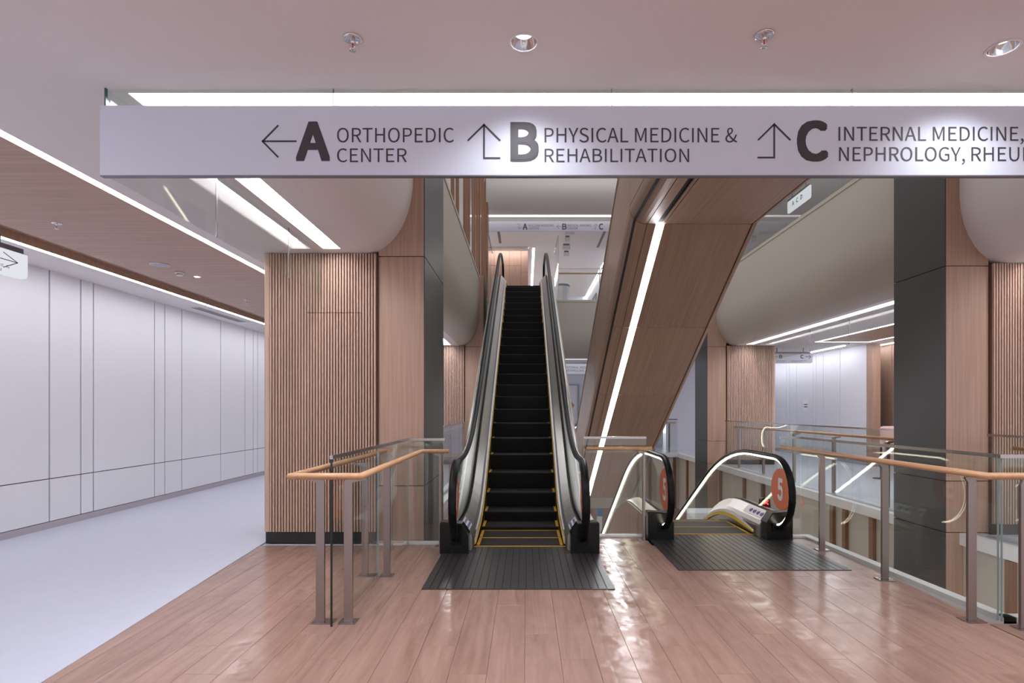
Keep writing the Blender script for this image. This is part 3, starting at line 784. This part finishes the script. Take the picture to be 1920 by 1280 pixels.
# upper floor
r = empty('glass_balustrade', (2., 18.8, F), 'upper glass balustrade beside the top of the escalator', 'balustrade')
for k in range(3):
    xa = 1.06+k*1.45; pane(xa+.004, 18.85, xa+1.446, 18.85, F, F+GH-.06, r); MB().box(xa-.012, xa+.012, 18.87, 18.90, F, F+GH-.06).build('post', 'post', r)
caprail([(1.06, 18.85), (5.3, 18.85)], F+GH-.06, r); round_rail([(1.0, 18.98, F+.98), (5.3, 18.98, F+.98)], .03, 'railwood', r)
for i, (x, nm) in enumerate(((.98, 'tall glass screen right of the top of the rising escalator'), (-1.10, 'tall glass screen left of the top of the rising escalator'))):
    r = empty('glass_screen', (x, 17.5, F), nm, 'screen'); pane(x, 16.6, x, 18.6, F-.2, F+1.55, r, edge='a')
    MB().box(x-.02, x+.02, 16.6, 18.6, F+1.55, F+1.58).build('cap_rail', 'caprail', r)
r = empty('glass_balustrade', (5.4, 12, F), 'upper glass balustrade above the curved cream slab edge', 'balustrade')
for k in range(6):
    ya = 7.8+k*1.7; pane(5.38, ya+.005, 5.38, ya+1.695, F, F+GH, r)
caprail([(5.38, 7.8), (5.38, 18.0)], F+GH, r)

# ================================================================== SMOKE CURTAIN AND SIGNS
SY = 3.03
ct = empty('glass_smoke_curtain', (-2.29, SY+.03, 2.77), 'clear glass curtain panels hanging from the ceiling behind the large sign', 'curtain')
xs = [-2.295, wx(620, SY), wx(1149, SY), wx(1606, SY), 3.2, 4.6]
for a, b in zip(xs[:-1], xs[1:]): pane(a+.003, SY+.045, b-.003, SY+.045, 2.775, CE, ct, .012, edge=None)
ys = [SY+.05, 4.15, 5.42, 6.27]
for a, b in zip(ys[:-1], ys[1:]): pane(-2.29, a+.003, -2.285, b-.003, 2.775, CE, ct, .012)
MB().box(-2.302, -2.294, SY+.032, SY+.046, 2.775, CE).build('polished_edge', 'glassedge', ct)
mb = MB()
for a in ys[1:-1]: mb.box(-2.296, -2.284, a-.003, a+.003, 2.775, CE)
for a in xs[1:-1]: mb.box(a-.002, a+.002, SY+.039, SY+.051, 2.775, CE)
mb.build('silicone_joint', 'caprail', ct)
ct = empty('glass_smoke_curtain', (6.30, 11, 2.77), 'clear glass curtain under the ceiling of the right corridor', 'curtain')
ys = [7.8, 9.3, 10.9, 12.4, 13.9, 15.33]
for a, b in zip(ys[:-1], ys[1:]): pane(6.30, a+.003, 6.30, b-.003, 2.775, CE, ct, .012)
MB().box(6.294, 6.306, 9.297, 9.303, 2.775, CE).box(6.294, 6.306, 10.897, 10.903, 2.775, CE).box(6.294, 6.306, 12.397, 12.403, 2.775, CE).build('silicone_joint', 'caprail', ct)

X_, Z_ = (1, 0, 0), (0, 0, 1)
def px_text(s, x0, x1, ytop, ybase, Y, par, mt='ink', bold=0.):
    lettering(s, (wx(x0, Y), Y-.0015, wz(ybase, Y)), X_, Z_, wx(x1, Y)-wx(x0, Y), wz(ytop, Y)-wz(ybase, Y), mt, par, bold)
def px_strokes(pl, th, Y, par, mt='ink'):
    strokes([[(wx(a, Y), wz(b, Y)) for a, b in p] for p in pl], th*Y/FPX, (0, Y-.001, 0), X_, Z_, (0, -1, 0), mt, par)
sg = empty('overhead_sign', (0, SY, 2.77), 'long white overhead sign listing the centers A B and C', 'sign')
mb = MB(); mb.box(wx(187.5, SY), 4.3, SY, SY+.02, wz(328, SY), wz(198, SY)); mb.build('sign_panel', 'signface', sg)
MB().box(wx(187.5, SY), 4.3, SY+.001, SY+.03, wz(328, SY)-.006, wz(328, SY)).build('lower_channel', 'mount', sg)
px_strokes([[(492, 265), (556, 265)], [(522, 235), (492.5, 265), (522, 295)]], 3.2, SY, sg)
px_text('A', 555, 619, 228, 302, SY, sg, bold=.012)
px_text('ORTHOPEDIC', 632, 851, 240, 267, SY, sg, bold=.0)
px_text('CENTER', 632, 763, 278.5, 304, SY, sg)
px_strokes([[(877, 264), (907.5, 234), (938, 264)], [(907.5, 234), (907.5, 296.5), (938, 296.5)]], 3.2, SY, sg)
px_text('B', 957, 1010, 229, 303, SY, sg, bold=.012)
px_text('PHYSICAL MEDICINE &', 1021, 1382, 240, 267, SY, sg)
px_text('REHABILITATION', 1021, 1292, 279, 304, SY, sg)
px_strokes([[(1421, 263), (1451.5, 233), (1482, 263)], [(1451.5, 233), (1451.5, 295.5), (1420, 295.5)]], 3.2, SY, sg)
px_text('C', 1494, 1553, 227, 302, SY, sg, bold=.012)
px_text('INTERNAL MEDICINE,', 1572, 1919, 238, 264, SY, sg)
px_text('NEPHROLOGY,', 1573, 1809, 276, 302, SY, sg); px_text('RHEUMATOLOGY', 1821, 2106, 276, 302, SY, sg)

# sign upstairs
Y2 = 20.12
s2 = empty('overhead_sign', (0, Y2, 7.9), 'small dimmed white sign for nuclear medicine above the top of the escalator', 'sign')
MB().box(-2.2, 6., Y2, Y2+.03, wz(433.5, Y2), wz(414.5, Y2)).build('sign_panel', 'signdim', s2)
px_strokes([[(969, 420), (974, 420), (974, 429)], [(970, 425), (974, 429), (978, 425)]], .5, Y2, s2)
px_text('A', 980, 989, 419, 430.5, Y2, s2, bold=.012); px_text('NUCLEAR MEDICINE', 991, 1038, 420.5, 424.5, Y2, s2); px_text('CENTER', 991, 1010, 426, 430, Y2, s2)
px_strokes([[(1044, 424.5), (1053, 424.5)], [(1048, 420.5), (1044, 424.5), (1048, 428.5)]], .5, Y2, s2)
px_text('B', 1054, 1062.5, 419, 430.5, Y2, s2, bold=.012); px_text('MEDICAL IMAGING', 1064, 1108, 420.5, 424.5, Y2, s2); px_text('CENTER', 1064, 1083, 426, 430, Y2, s2)
px_strokes([[(1113, 424), (1117, 420), (1121, 424)], [(1117, 420), (1117, 429), (1113, 429)]], .5, Y2, s2)
px_text('C', 1123, 1131, 419, 430.5, Y2, s2, bold=.012)
MB().box(-2.2, 6., Y2+.01, Y2+.02, wz(414.5, Y2), Z1).build('glass_pane', 'glass', s2)
# sign at the far end of this floor
Y3 = 19.8
s3 = empty('overhead_sign', (2, Y3, 2.76), 'distant internal medicine sign glimpsed right of the rising escalator', 'sign')
MB().box(-2.2, 5., Y3, Y3+.03, wz(701, Y3), wz(682, Y3)).build('sign_panel', 'signface', s3)
px_text('INTERNAL MEDICINE,', 1061, 1113, 686.5, 690.8, Y3, s3); px_text('NEPHROLOGY,', 1061, 1096, 692.3, 696.5, Y3, s3)
px_text('C', 1046, 1056, 685, 697, Y3, s3, bold=.012)
MB().box(-2.2, 5., Y3+.01, Y3+.02, wz(682, Y3), CE).build('glass_pane', 'glass', s3)

# hanging direction signs with rounded corners
def hang_sign(label, org, u, n, w, h, mt, texts, arrows, r=.06, th=.04, ink='ink'):
    org = Vector(org); u = Vector(u); n = Vector(n); z = Vector((0, 0, 1))
    root = empty('hanging_sign', org+u*w/2, label, 'sign')
    P = [(0, h), (0, r)]+[(r-r*math.cos(t), r-r*math.sin(t)) for t in [math.pi/2*k/5 for k in range(1, 6)]]
    P += [(w-r+r*math.sin(t), r-r*math.cos(t)) for t in [math.pi/2*k/5 for k in range(0, 6)]]+[(w, h)]
    MB().poly([org+u*a+z*b+n*th/2 for a, b in P], -n*th).build('sign_panel', mt, root)
    a, b = org+u*.03+z*h, org+u*(w-.06)+z*h
    MB().poly([a+n*.03, b+n*.03, b-n*.03, a-n*.03], (0, 0, .05)).build('sign_mount', 'mount', root)
    for q in (.2, .8):
        c = org+u*w*q+z*(h+.05); MB().lathe([(.012, 0), (.012, (CE if org.z < 5 else Z1)-c.z)], c, 8).build('hanger_rod', 'mount', root)
    for s, x, y, tw, hh, bo in texts: lettering(s, org+u*x+z*y+n*(th/2+.002), u, z, tw, hh, ink, root, bo)
    for pl, t in arrows: strokes(pl, t, org+n*(th/2+.001), u, z, n, ink, root)
    return root
hang_sign('white hanging sign with right arrow at the left picture edge', (-5.28, 4.42, 2.865), (0, 1, 0), (1, 0, 0), 1.50, .262, 'signglow',
          [('PHYSICAL MEDICINE &', .63, .075, .66, .028, 0), ('REHABILITATION', .70, .030, .50, .028, 0), ('B', .9, .13, .08, .1, .012)], [([[(1.05, .155), (1.38, .155)], [(1.22, .225), (1.38, .155), (1.22, .07)]], .009)], ink='inkblue')
hang_sign('distant hanging sign with letters B and C in the right corridor', (wx(1440, 15.9), 15.9, 2.82), X_, (0, -1, 0), wx(1523, 15.9)-wx(1440, 15.9), .27, 'signface',
          [('B', .31, .135, .085, .105, .012), ('C', .91, .135, .085, .105, .012), ('PHYSICAL MEDICINE', .22, .06, .30, .022, 0), ('REHABILITATION', .24, .03, .22, .022, 0), ('INTERNAL MEDICINE, NEPHROLOGY', .62, .06, .46, .022, 0), ('RHEUMATOLOGY', .66, .03, .3, .022, 0)],
          [([[(.15, .18), (.28, .18)], [(.19, .22), (.15, .18), (.19, .14)]], .012), ([[(1.05, .18), (1.2, .18)], [(1.15, .24), (1.2, .18), (1.15, .12)]], .012)])
hang_sign('bright lit sign upstairs glimpsed beyond the overhead truss', (8.0, 17.05, 7.45), (0, -1, 0), (-1, 0, 0), 1.35, .36, 'signglow',
          [('A', .30, .14, .12, .13, .01), ('C', .55, .14, .12, .13, .01), ('D', .80, .14, .12, .13, .01)], [], ink='inkblue')

# ================================================================== CEILING FITTINGS
def sprinkler(x, y, label, k=1., z=CE):
    r = empty('sprinkler', (x, y, z), label, 'sprinkler', 'ceiling sprinklers')
    MB().lathe([(.045*k, 0), (.043*k, -.006), (.030*k, -.010), (.026*k, -.004), (.012*k, -.004)], (x, y, z), 20).build('escutcheon', 'chrome', r)
    MB().lathe([(.010*k, 0), (.011*k, -.02), (.006*k, -.026)], (x, y, z), 12).build('body', 'chrome', r)
    MB().tube([(x-.010*k, y, z-.02), (x-.013*k, y, z-.035*k), (x-.003*k, y, z-.052*k)], .0028*k, (0, 1, 0), 6).tube([(x+.010*k, y, z-.02), (x+.013*k, y, z-.035*k), (x+.003*k, y, z-.052*k)], .0028*k, (0, 1, 0), 6).build('frame_arm', 'chrome', r)
    MB().lathe([(.0035*k, -.022), (.0035*k, -.048*k)], (x, y, z), 8).build('red_bulb', 'redprint', r)
    MB().lathe([(.004*k, -.050*k), (.017*k, -.053*k), (.016*k, -.057*k), (.004*k, -.057*k)], (x, y, z), 14).build('deflector', 'chrome', r)
    return r
sprinkler(wx(661, 2.655), 2.655, 'chrome sprinkler on the ceiling above the words orthopedic center')
sprinkler(wx(1433, 2.63), 2.63, 'chrome sprinkler on the ceiling above the letter C')
sprinkler(-4.42, 5.28, 'sprinkler on the wood ceiling nearest the left edge')
sprinkler(-4.46, 8.97, 'farther sprinkler on the wood ceiling above the slatted pier')
def downlight(x, y, label, power=26, z=CE, r0=.068, spot=True, lit='lamp'):
    r = empty('downlight', (x, y, z), label, 'downlight', 'recessed downlights')
    MB().lathe([(r0, .0), (r0+.006, -.004), (r0-.004, -.006), (r0-.007, 0)], (x, y, z), 28, cap=False).build('trim_ring', 'plastic', r)
    mb = MB(); n = 28
    rings = [[(x+q*math.cos(2*math.pi*k/n), y+q*math.sin(2*math.pi*k/n), z+hh) for k in range(n)] for q, hh in ((r0-.006, -.002), (r0*.82, .022), (r0*.62, .045))]
    mb.loft(rings, cap=False, smooth=True).build('reflector', 'chrome', r)
    MB().lathe([(r0*.62, .044), (r0*.62, .047)], (x, y, z), 24).build('lamp', lit, r)
    if spot:
        l = D.lights.new('downlight_beam', 'SPOT'); l.energy = power*1.6; l.spot_size = math.radians(130); l.spot_blend = 1.; l.shadow_soft_size = .035; l.color = (.93, .945, 1)
        o = D.objects.new('downlight_beam', l); o.location = (0, 0, -.012); o.parent = r; COL.objects.link(o)
    return r
# openings for the downlights: a darker collar above the plaster is not needed, the reflector stands proud of the ceiling by its ring
downlight(wx(982, 2.686), 2.686, 'recessed downlight on the ceiling above the letter B', 9)
downlight(wx(1880, 2.726), 2.726, 'recessed downlight on the ceiling at the upper right corner', 9, r0=.068)
sd = empty('downlight', (-4.33, 7.39, CE), 'small bright downlight in the wood ceiling', 'downlight', 'recessed downlights')
MB().lathe([(.045, 0), (.046, -.006), (.034, -.009), (.034, -.004)], (-4.33, 7.39, CE), 24, cap=False).build('trim_ring', 'plastic', sd)
MB().lathe([(.033, -.004), (.030, -.010), (.010, -.014)], (-4.33, 7.39, CE), 20).build('lamp', 'lampsmall', sd)
for i, (x, y) in enumerate(((-1.2, .2), (1.2, .2), (3.6, .2), (-1.2, -2.6), (1.2, -2.6), (3.6, -2.6))):  # out-of-view downlights, added only to light the room
    downlight(x, y, 'unseen recessed downlight added above the viewpoint to light the room', 40)
sp = empty('ceiling_speaker', (-4.43, 6.79, CE), 'round flush loudspeaker in the wood ceiling', 'speaker')
MB().lathe([(.105, 0), (.11, -.006), (.095, -.009), (.095, -.004)], (-4.43, 6.79, CE), 28).build('rim', 'plastic', sp)
MB().lathe([(.094, -.004), (.08, -.007), (.001, -.008)], (-4.43, 6.79, CE), 28).build('grille', 'grille', sp)
sd = empty('smoke_detector', (-4.44, 7.19, CE), 'white smoke detector on the wood ceiling', 'detector')
MB().lathe([(.055, 0), (.056, -.014), (.045, -.018)], (-4.44, 7.19, CE), 24).build('base', 'plastic', sd)
MB().lathe([(.035, -.018), (.035, -.026)], (-4.44, 7.19, CE), 20).build('sensor_slot', 'greyvent', sd)
MB().lathe([(.042, -.026), (.038, -.040), (.012, -.046)], (-4.44, 7.19, CE), 24).build('cap', 'plastic', sd)
lv = empty('slot_diffuser', (-5.66, 10.4, CE), 'long grey slot diffuser in the corridor ceiling beside the panelled wall', 'vent')
MB().box(-5.76, -5.56, 9.55, 11.25, CE-.006, CE).build('frame', 'ceil', lv)
for k in range(3): MB().box(-5.735+k*.055, -5.70+k*.055, 9.6, 11.2, CE-.009, CE-.006).build('slot', 'greyvent', lv)

# ================================================================== RIGHT CORRIDOR
wr = MB().box(9.24, 9.4, 15.1, 21., 0, CE).build('wall_right', 'joint', label='white panelled wall of the right corridor', cat='wall', kind='structure')
yb_ = [15.1, 16.37, 17.3, 17.72, 17.9, 19.0, 19.5, 19.75, 21.]
for a, b in zip(yb_[:-1], yb_[1:]): MB().box(9.2, 9.24, a+.008, b-.008, .1, CE).build('panel', 'panelwhite', wr)
MB().box(9.19, 9.24, 15.1, 21., 0, .09).build('baseboard_right', 'base', label='grey baseboard of the right corridor wall', cat='baseboard', kind='structure')
jb = MB().box(9.2, 9.42, 14.85, 15.1, 0, CE).build('door_frame_1', 'wood', label='oak portal jamb at the end of the white panelled wall', cat='portal', kind='structure')
wk = MB().box(9.9, 10.0, 7., 17.8, 0, CE).build('wall_oak', 'joint', label='oak wall of the seating bay on the right', cat='wall', kind='structure')
for k in range(12): MB().box(9.88, 9.9, 7.+k*.9+.01, 7.9+k*.9-.01, 0, CE).build('panel', 'wood', wk)
nt_ = empty('paper_notice', (9.195, 18.35, 1.6), 'white paper notice on the distant panelled wall', 'notice')
MB().box(9.192, 9.198, 18.2, 18.52, 1.50, 1.82).build('sheet', 'white', nt_)
for zz in (1.58, 1.66): MB().box(9.190, 9.192, 18.25, 18.47, zz, zz+.03).build('printed_line', 'ink', nt_)
MB().box(5.3, XW1, 21., 21.1, 0, CE).build('wall_right_end', 'panelwhite', label='pale end wall beyond the right corridor', cat='wall', kind='structure')
linear('strip_light', [(8.66, 8.75, 15.3, 20.8)], CE-.016, 'led', 'strip light washing the white panelled wall of the right corridor')
linear('strip_light', [(9.62, 9.68, 9., 16.)], CE-.016, 'led', 'strip light washing the oak wall of the seating bay')
# armchair and side table
ch = empty('armchair', (8.62, 12.7, 0), 'pink upholstered armchair beside the dark pier', 'armchair')
def cush(x0, x1, y0, y1, z0, z1, r=.05):
    mb = MB(); prof = [(0, .0), (r*.3, r*.3), (r, 0)]
    rings = []
    for dz, ins in ((0, r), (r*.3, r*.3), (r, 0), (z1-z0-r, 0), (z1-z0-r*.3, r*.3), (z1-z0, r)):
        a, b, c, d = x0+ins, x1-ins, y0+ins, y1-ins; q = r*.7
        rings.append([(a+q, c, z0+dz), (b-q, c, z0+dz), (b, c+q, z0+dz), (b, d-q, z0+dz), (b-q, d, z0+dz), (a+q, d, z0+dz), (a, d-q, z0+dz), (a, c+q, z0+dz)])
    return mb.loft(rings, smooth=True)
cush(8.32, 8.92, 12.4, 13.0, .34, .5).build('seat', 'pink', ch); cush(8.27, 8.97, 12.95, 13.1, .4, 1.12).build('backrest', 'pink', ch)
cush(8.25, 8.37, 12.4, 13.05, .34, .72).build('armrest', 'pink', ch); cush(8.87, 8.99, 12.4, 13.05, .34, .72).build('armrest', 'pink', ch)
for a in (8.35, 8.89):
    for b in (12.46, 12.98): MB().lathe([(.015, 0), (.022, .34)], (a, b, 0), 10).build('leg', 'black', ch)
tb = empty('side_table', (7.75, 12.2, 0), 'small round side table in front of the pink armchair', 'table')
MB().lathe([(.24, .70), (.25, .71), (.25, .725), (.24, .73)], (7.75, 12.2, 0), 24).build('table_top', 'plastic', tb)
MB().lathe([(.02, .01), (.02, .70)], (7.75, 12.2, 0), 10).build('stem', 'black', tb); MB().lathe([(.16, 0), (.16, .012), (.03, .02)], (7.75, 12.2, 0), 20).build('foot', 'black', tb)

# ================================================================== FAR END OF THIS FLOOR
MB().box(-2.9, 6.6, 29., 29.2, 0, CE).build('wall_far', 'panelwhite', label='white far wall behind the escalator opening', cat='wall', kind='structure')
pc = empty('framed_picture', (1.9, 28.95, .8), 'tall framed abstract print with a tan shape on the far wall', 'picture')
x0, x1, z0, z1 = 1.15, wx(1083, 28.9), .78, wz(722, 28.9)
MB().box(x0, x1, 28.96, 29., z0, z1).build('print', 'white', pc)
MB().poly([(x1-.62, 28.955, 2.45), (x1-.45, 28.955, 2.05), (x1-.16, 28.955, 1.75), (x1-.40, 28.955, 1.35), (x1-.6, 28.955, .95), (x1-.9, 28.955, 1.5)], (0, .004, 0)).build('printed_shape', 'tan', pc)
for q in ((x0-.04, x0, z0, z1), (x1, x1+.04, z0, z1), (x0-.04, x1+.04, z1, z1+.04), (x0-.04, x1+.04, z0-.04, z0)): MB().box(q[0], q[1], 28.93, 29., q[2], q[3]).build('frame', 'caprail', pc)
linear('strip_light', [(-2.5, 6., 28.6, 28.75)], CE+.002, 'led', 'strip light washing the far white wall')
wf = MB().box(4.3, 5.9, 24.0, 24.1, 0, CE).build('wall_far_right', 'panelwhite', label='white panelled wall seen left of the distant right pier', cat='wall', kind='structure')
MB().box(3.6, 4.3, 23.98, 24.1, 0, CE).build('wall_far_oak', 'wood', label='oak wall seen below the sloping truss', cat='wall', kind='structure')
linear('strip_light', [(3.6, 6.4, 23.6, 23.7)], CE+.002, 'led', 'distant strip light above the white wall left of the distant right pier')

# ================================================================== STOREY ABOVE, FAR END
wo = MB().box(-1.9, wx(990, 24.2), 24.2, 24.3, F, Z1-.02).build('wall_upper_oak', 'joint', label='oak panelled wall upstairs behind the escalator top', cat='wall', kind='structure')
xx = [-1.9, -1.35, wx(955, 24.2), wx(977, 24.2), wx(990, 24.2)]
for a, b in zip(xx[:-1], xx[1:]):
    zz = wz(498, 24.2) if b < xx[-1]-.01 else wz(510, 24.2)
    MB().box(a+.005, b-.005, 24.18, 24.2, F, zz-.005).build('panel', 'wood', wo); MB().box(a+.005, b-.005, 24.18, 24.2, zz+.005, Z1-.02).build('panel', 'wood', wo)
MB().box(-1.9, .12, 23.70, 23.72, Z1-.09, Z1).build('trim_4', 'ceil', label='small valance hiding the wall wash light upstairs', cat='trim', kind='structure')
linear('strip_light', [(-1.9, .1, 23.80, 23.86)], Z1-.02, 'ledup', 'light strip washing the oak wall upstairs')
linear('strip_light', [(.31, .40, 23.9, 33.)], Z1-.004, 'ledup', 'long white ceiling strip light upstairs between the handrail tops')
wu = MB().box(3.75, 3.9, 24., 34., F, Z1).build('wall_upper_right', 'panelwhite', label='bright white wall with framed displays upstairs', cat='wall', kind='structure')
linear('strip_light', [(3.66, 3.69, 24., 34.)], Z1-.004, 'ledup', 'light strip washing the display wall upstairs')
MB().box(-2.5, 4., 34., 34.1, F, Z1).build('wall_upper_far', 'panelwhite', label='pale far end wall upstairs', cat='wall', kind='structure')
for k, (a, b, l) in enumerate(((24.6, 25.5, 'nearest'), (26.6, 27.8, 'middle'), (29.4, 31., 'farthest'))):
    d = empty('display_frame', (3.72, (a+b)/2, F+.6), l+' dark framed display on the white wall upstairs', 'display')
    MB().box(3.70, 3.75, a, b, F+.7, F+2.5).build('frame', 'greyvent', d); MB().box(3.692, 3.70, a+.1, b-.1, F+.9, F+2.3).build('panel', 'screen' if k == 0 else 'marble', d)
ks = empty('marble_pylon', (wx(1053.5, 25.5), 25.5, F), 'white marble pylon with dark rim upstairs', 'pylon')
MB().lathe([(.27, 0), (.29, 1.0), (.33, 1.95)], (wx(1053.5, 25.5), 25.5, F), 8, smooth=False).build('shaft', 'marble', ks)
MB().lathe([(.33, 1.951), (.36, 1.98), (.36, 2.03), (.30, 2.05)], (wx(1053.5, 25.5), 25.5, F), 8, smooth=False).build('rim', 'greyvent', ks)
for k, (xa, ya, yb2, l) in enumerate(((wx(935, 21.8), 20.8, 23.2, 'left'), (wx(1133, 21.8), 20.6, 23.8, 'right'))):
    v = empty('slot_diffuser', (xa, 22, Z1), 'grey slot diffuser in the upper ceiling at the %s side' % l, 'vent')
    MB().box(xa-.05, xa+.05, ya, yb2, Z1-.008, Z1).build('frame', 'greyvent', v)
for k, (x, y, w, l) in enumerate(((1068, 21.3, .18, 'first'), (1062, 23.3, .16, 'second'), (1064, 22.2, .1, 'third'), (1062, 24.3, .12, 'fourth'))):
    b = empty('exit_lamp', (wx(x, y), y, Z1), '%s small box lamp hanging from the upper ceiling behind the sign' % l, 'lamp')
    MB().box(wx(x, y)-w, wx(x, y)+w, y, y+.06, Z1-.24, Z1-.06).build('housing', 'plastic', b); MB().box(wx(x, y)-w*.8, wx(x, y)+w*.8, y, y+.06, Z1-.06, Z1).build('bracket', 'greyvent', b)
MB().box(10., 10.2, 7, 30, F, Z1).build('wall_upper_outer', 'panelwhite', label='grey wall upstairs far to the right', cat='wall', kind='structure')

bn = empty('banner_stand', (2.68, 20.2, -F), 'slim blue and white banner on the storey below seen through the short balustrade', 'banner')
MB().box(2.59, 2.77, 20.2, 20.23, -F+.05, -2.35).build('lower_field', 'white', bn); MB().box(2.59, 2.77, 20.2, 20.23, -2.345, -1.95).build('upper_field', 'bluesign', bn)
MB().box(2.55, 2.81, 20.1, 20.33, -F, -F+.05).build('foot', 'caprail', bn)
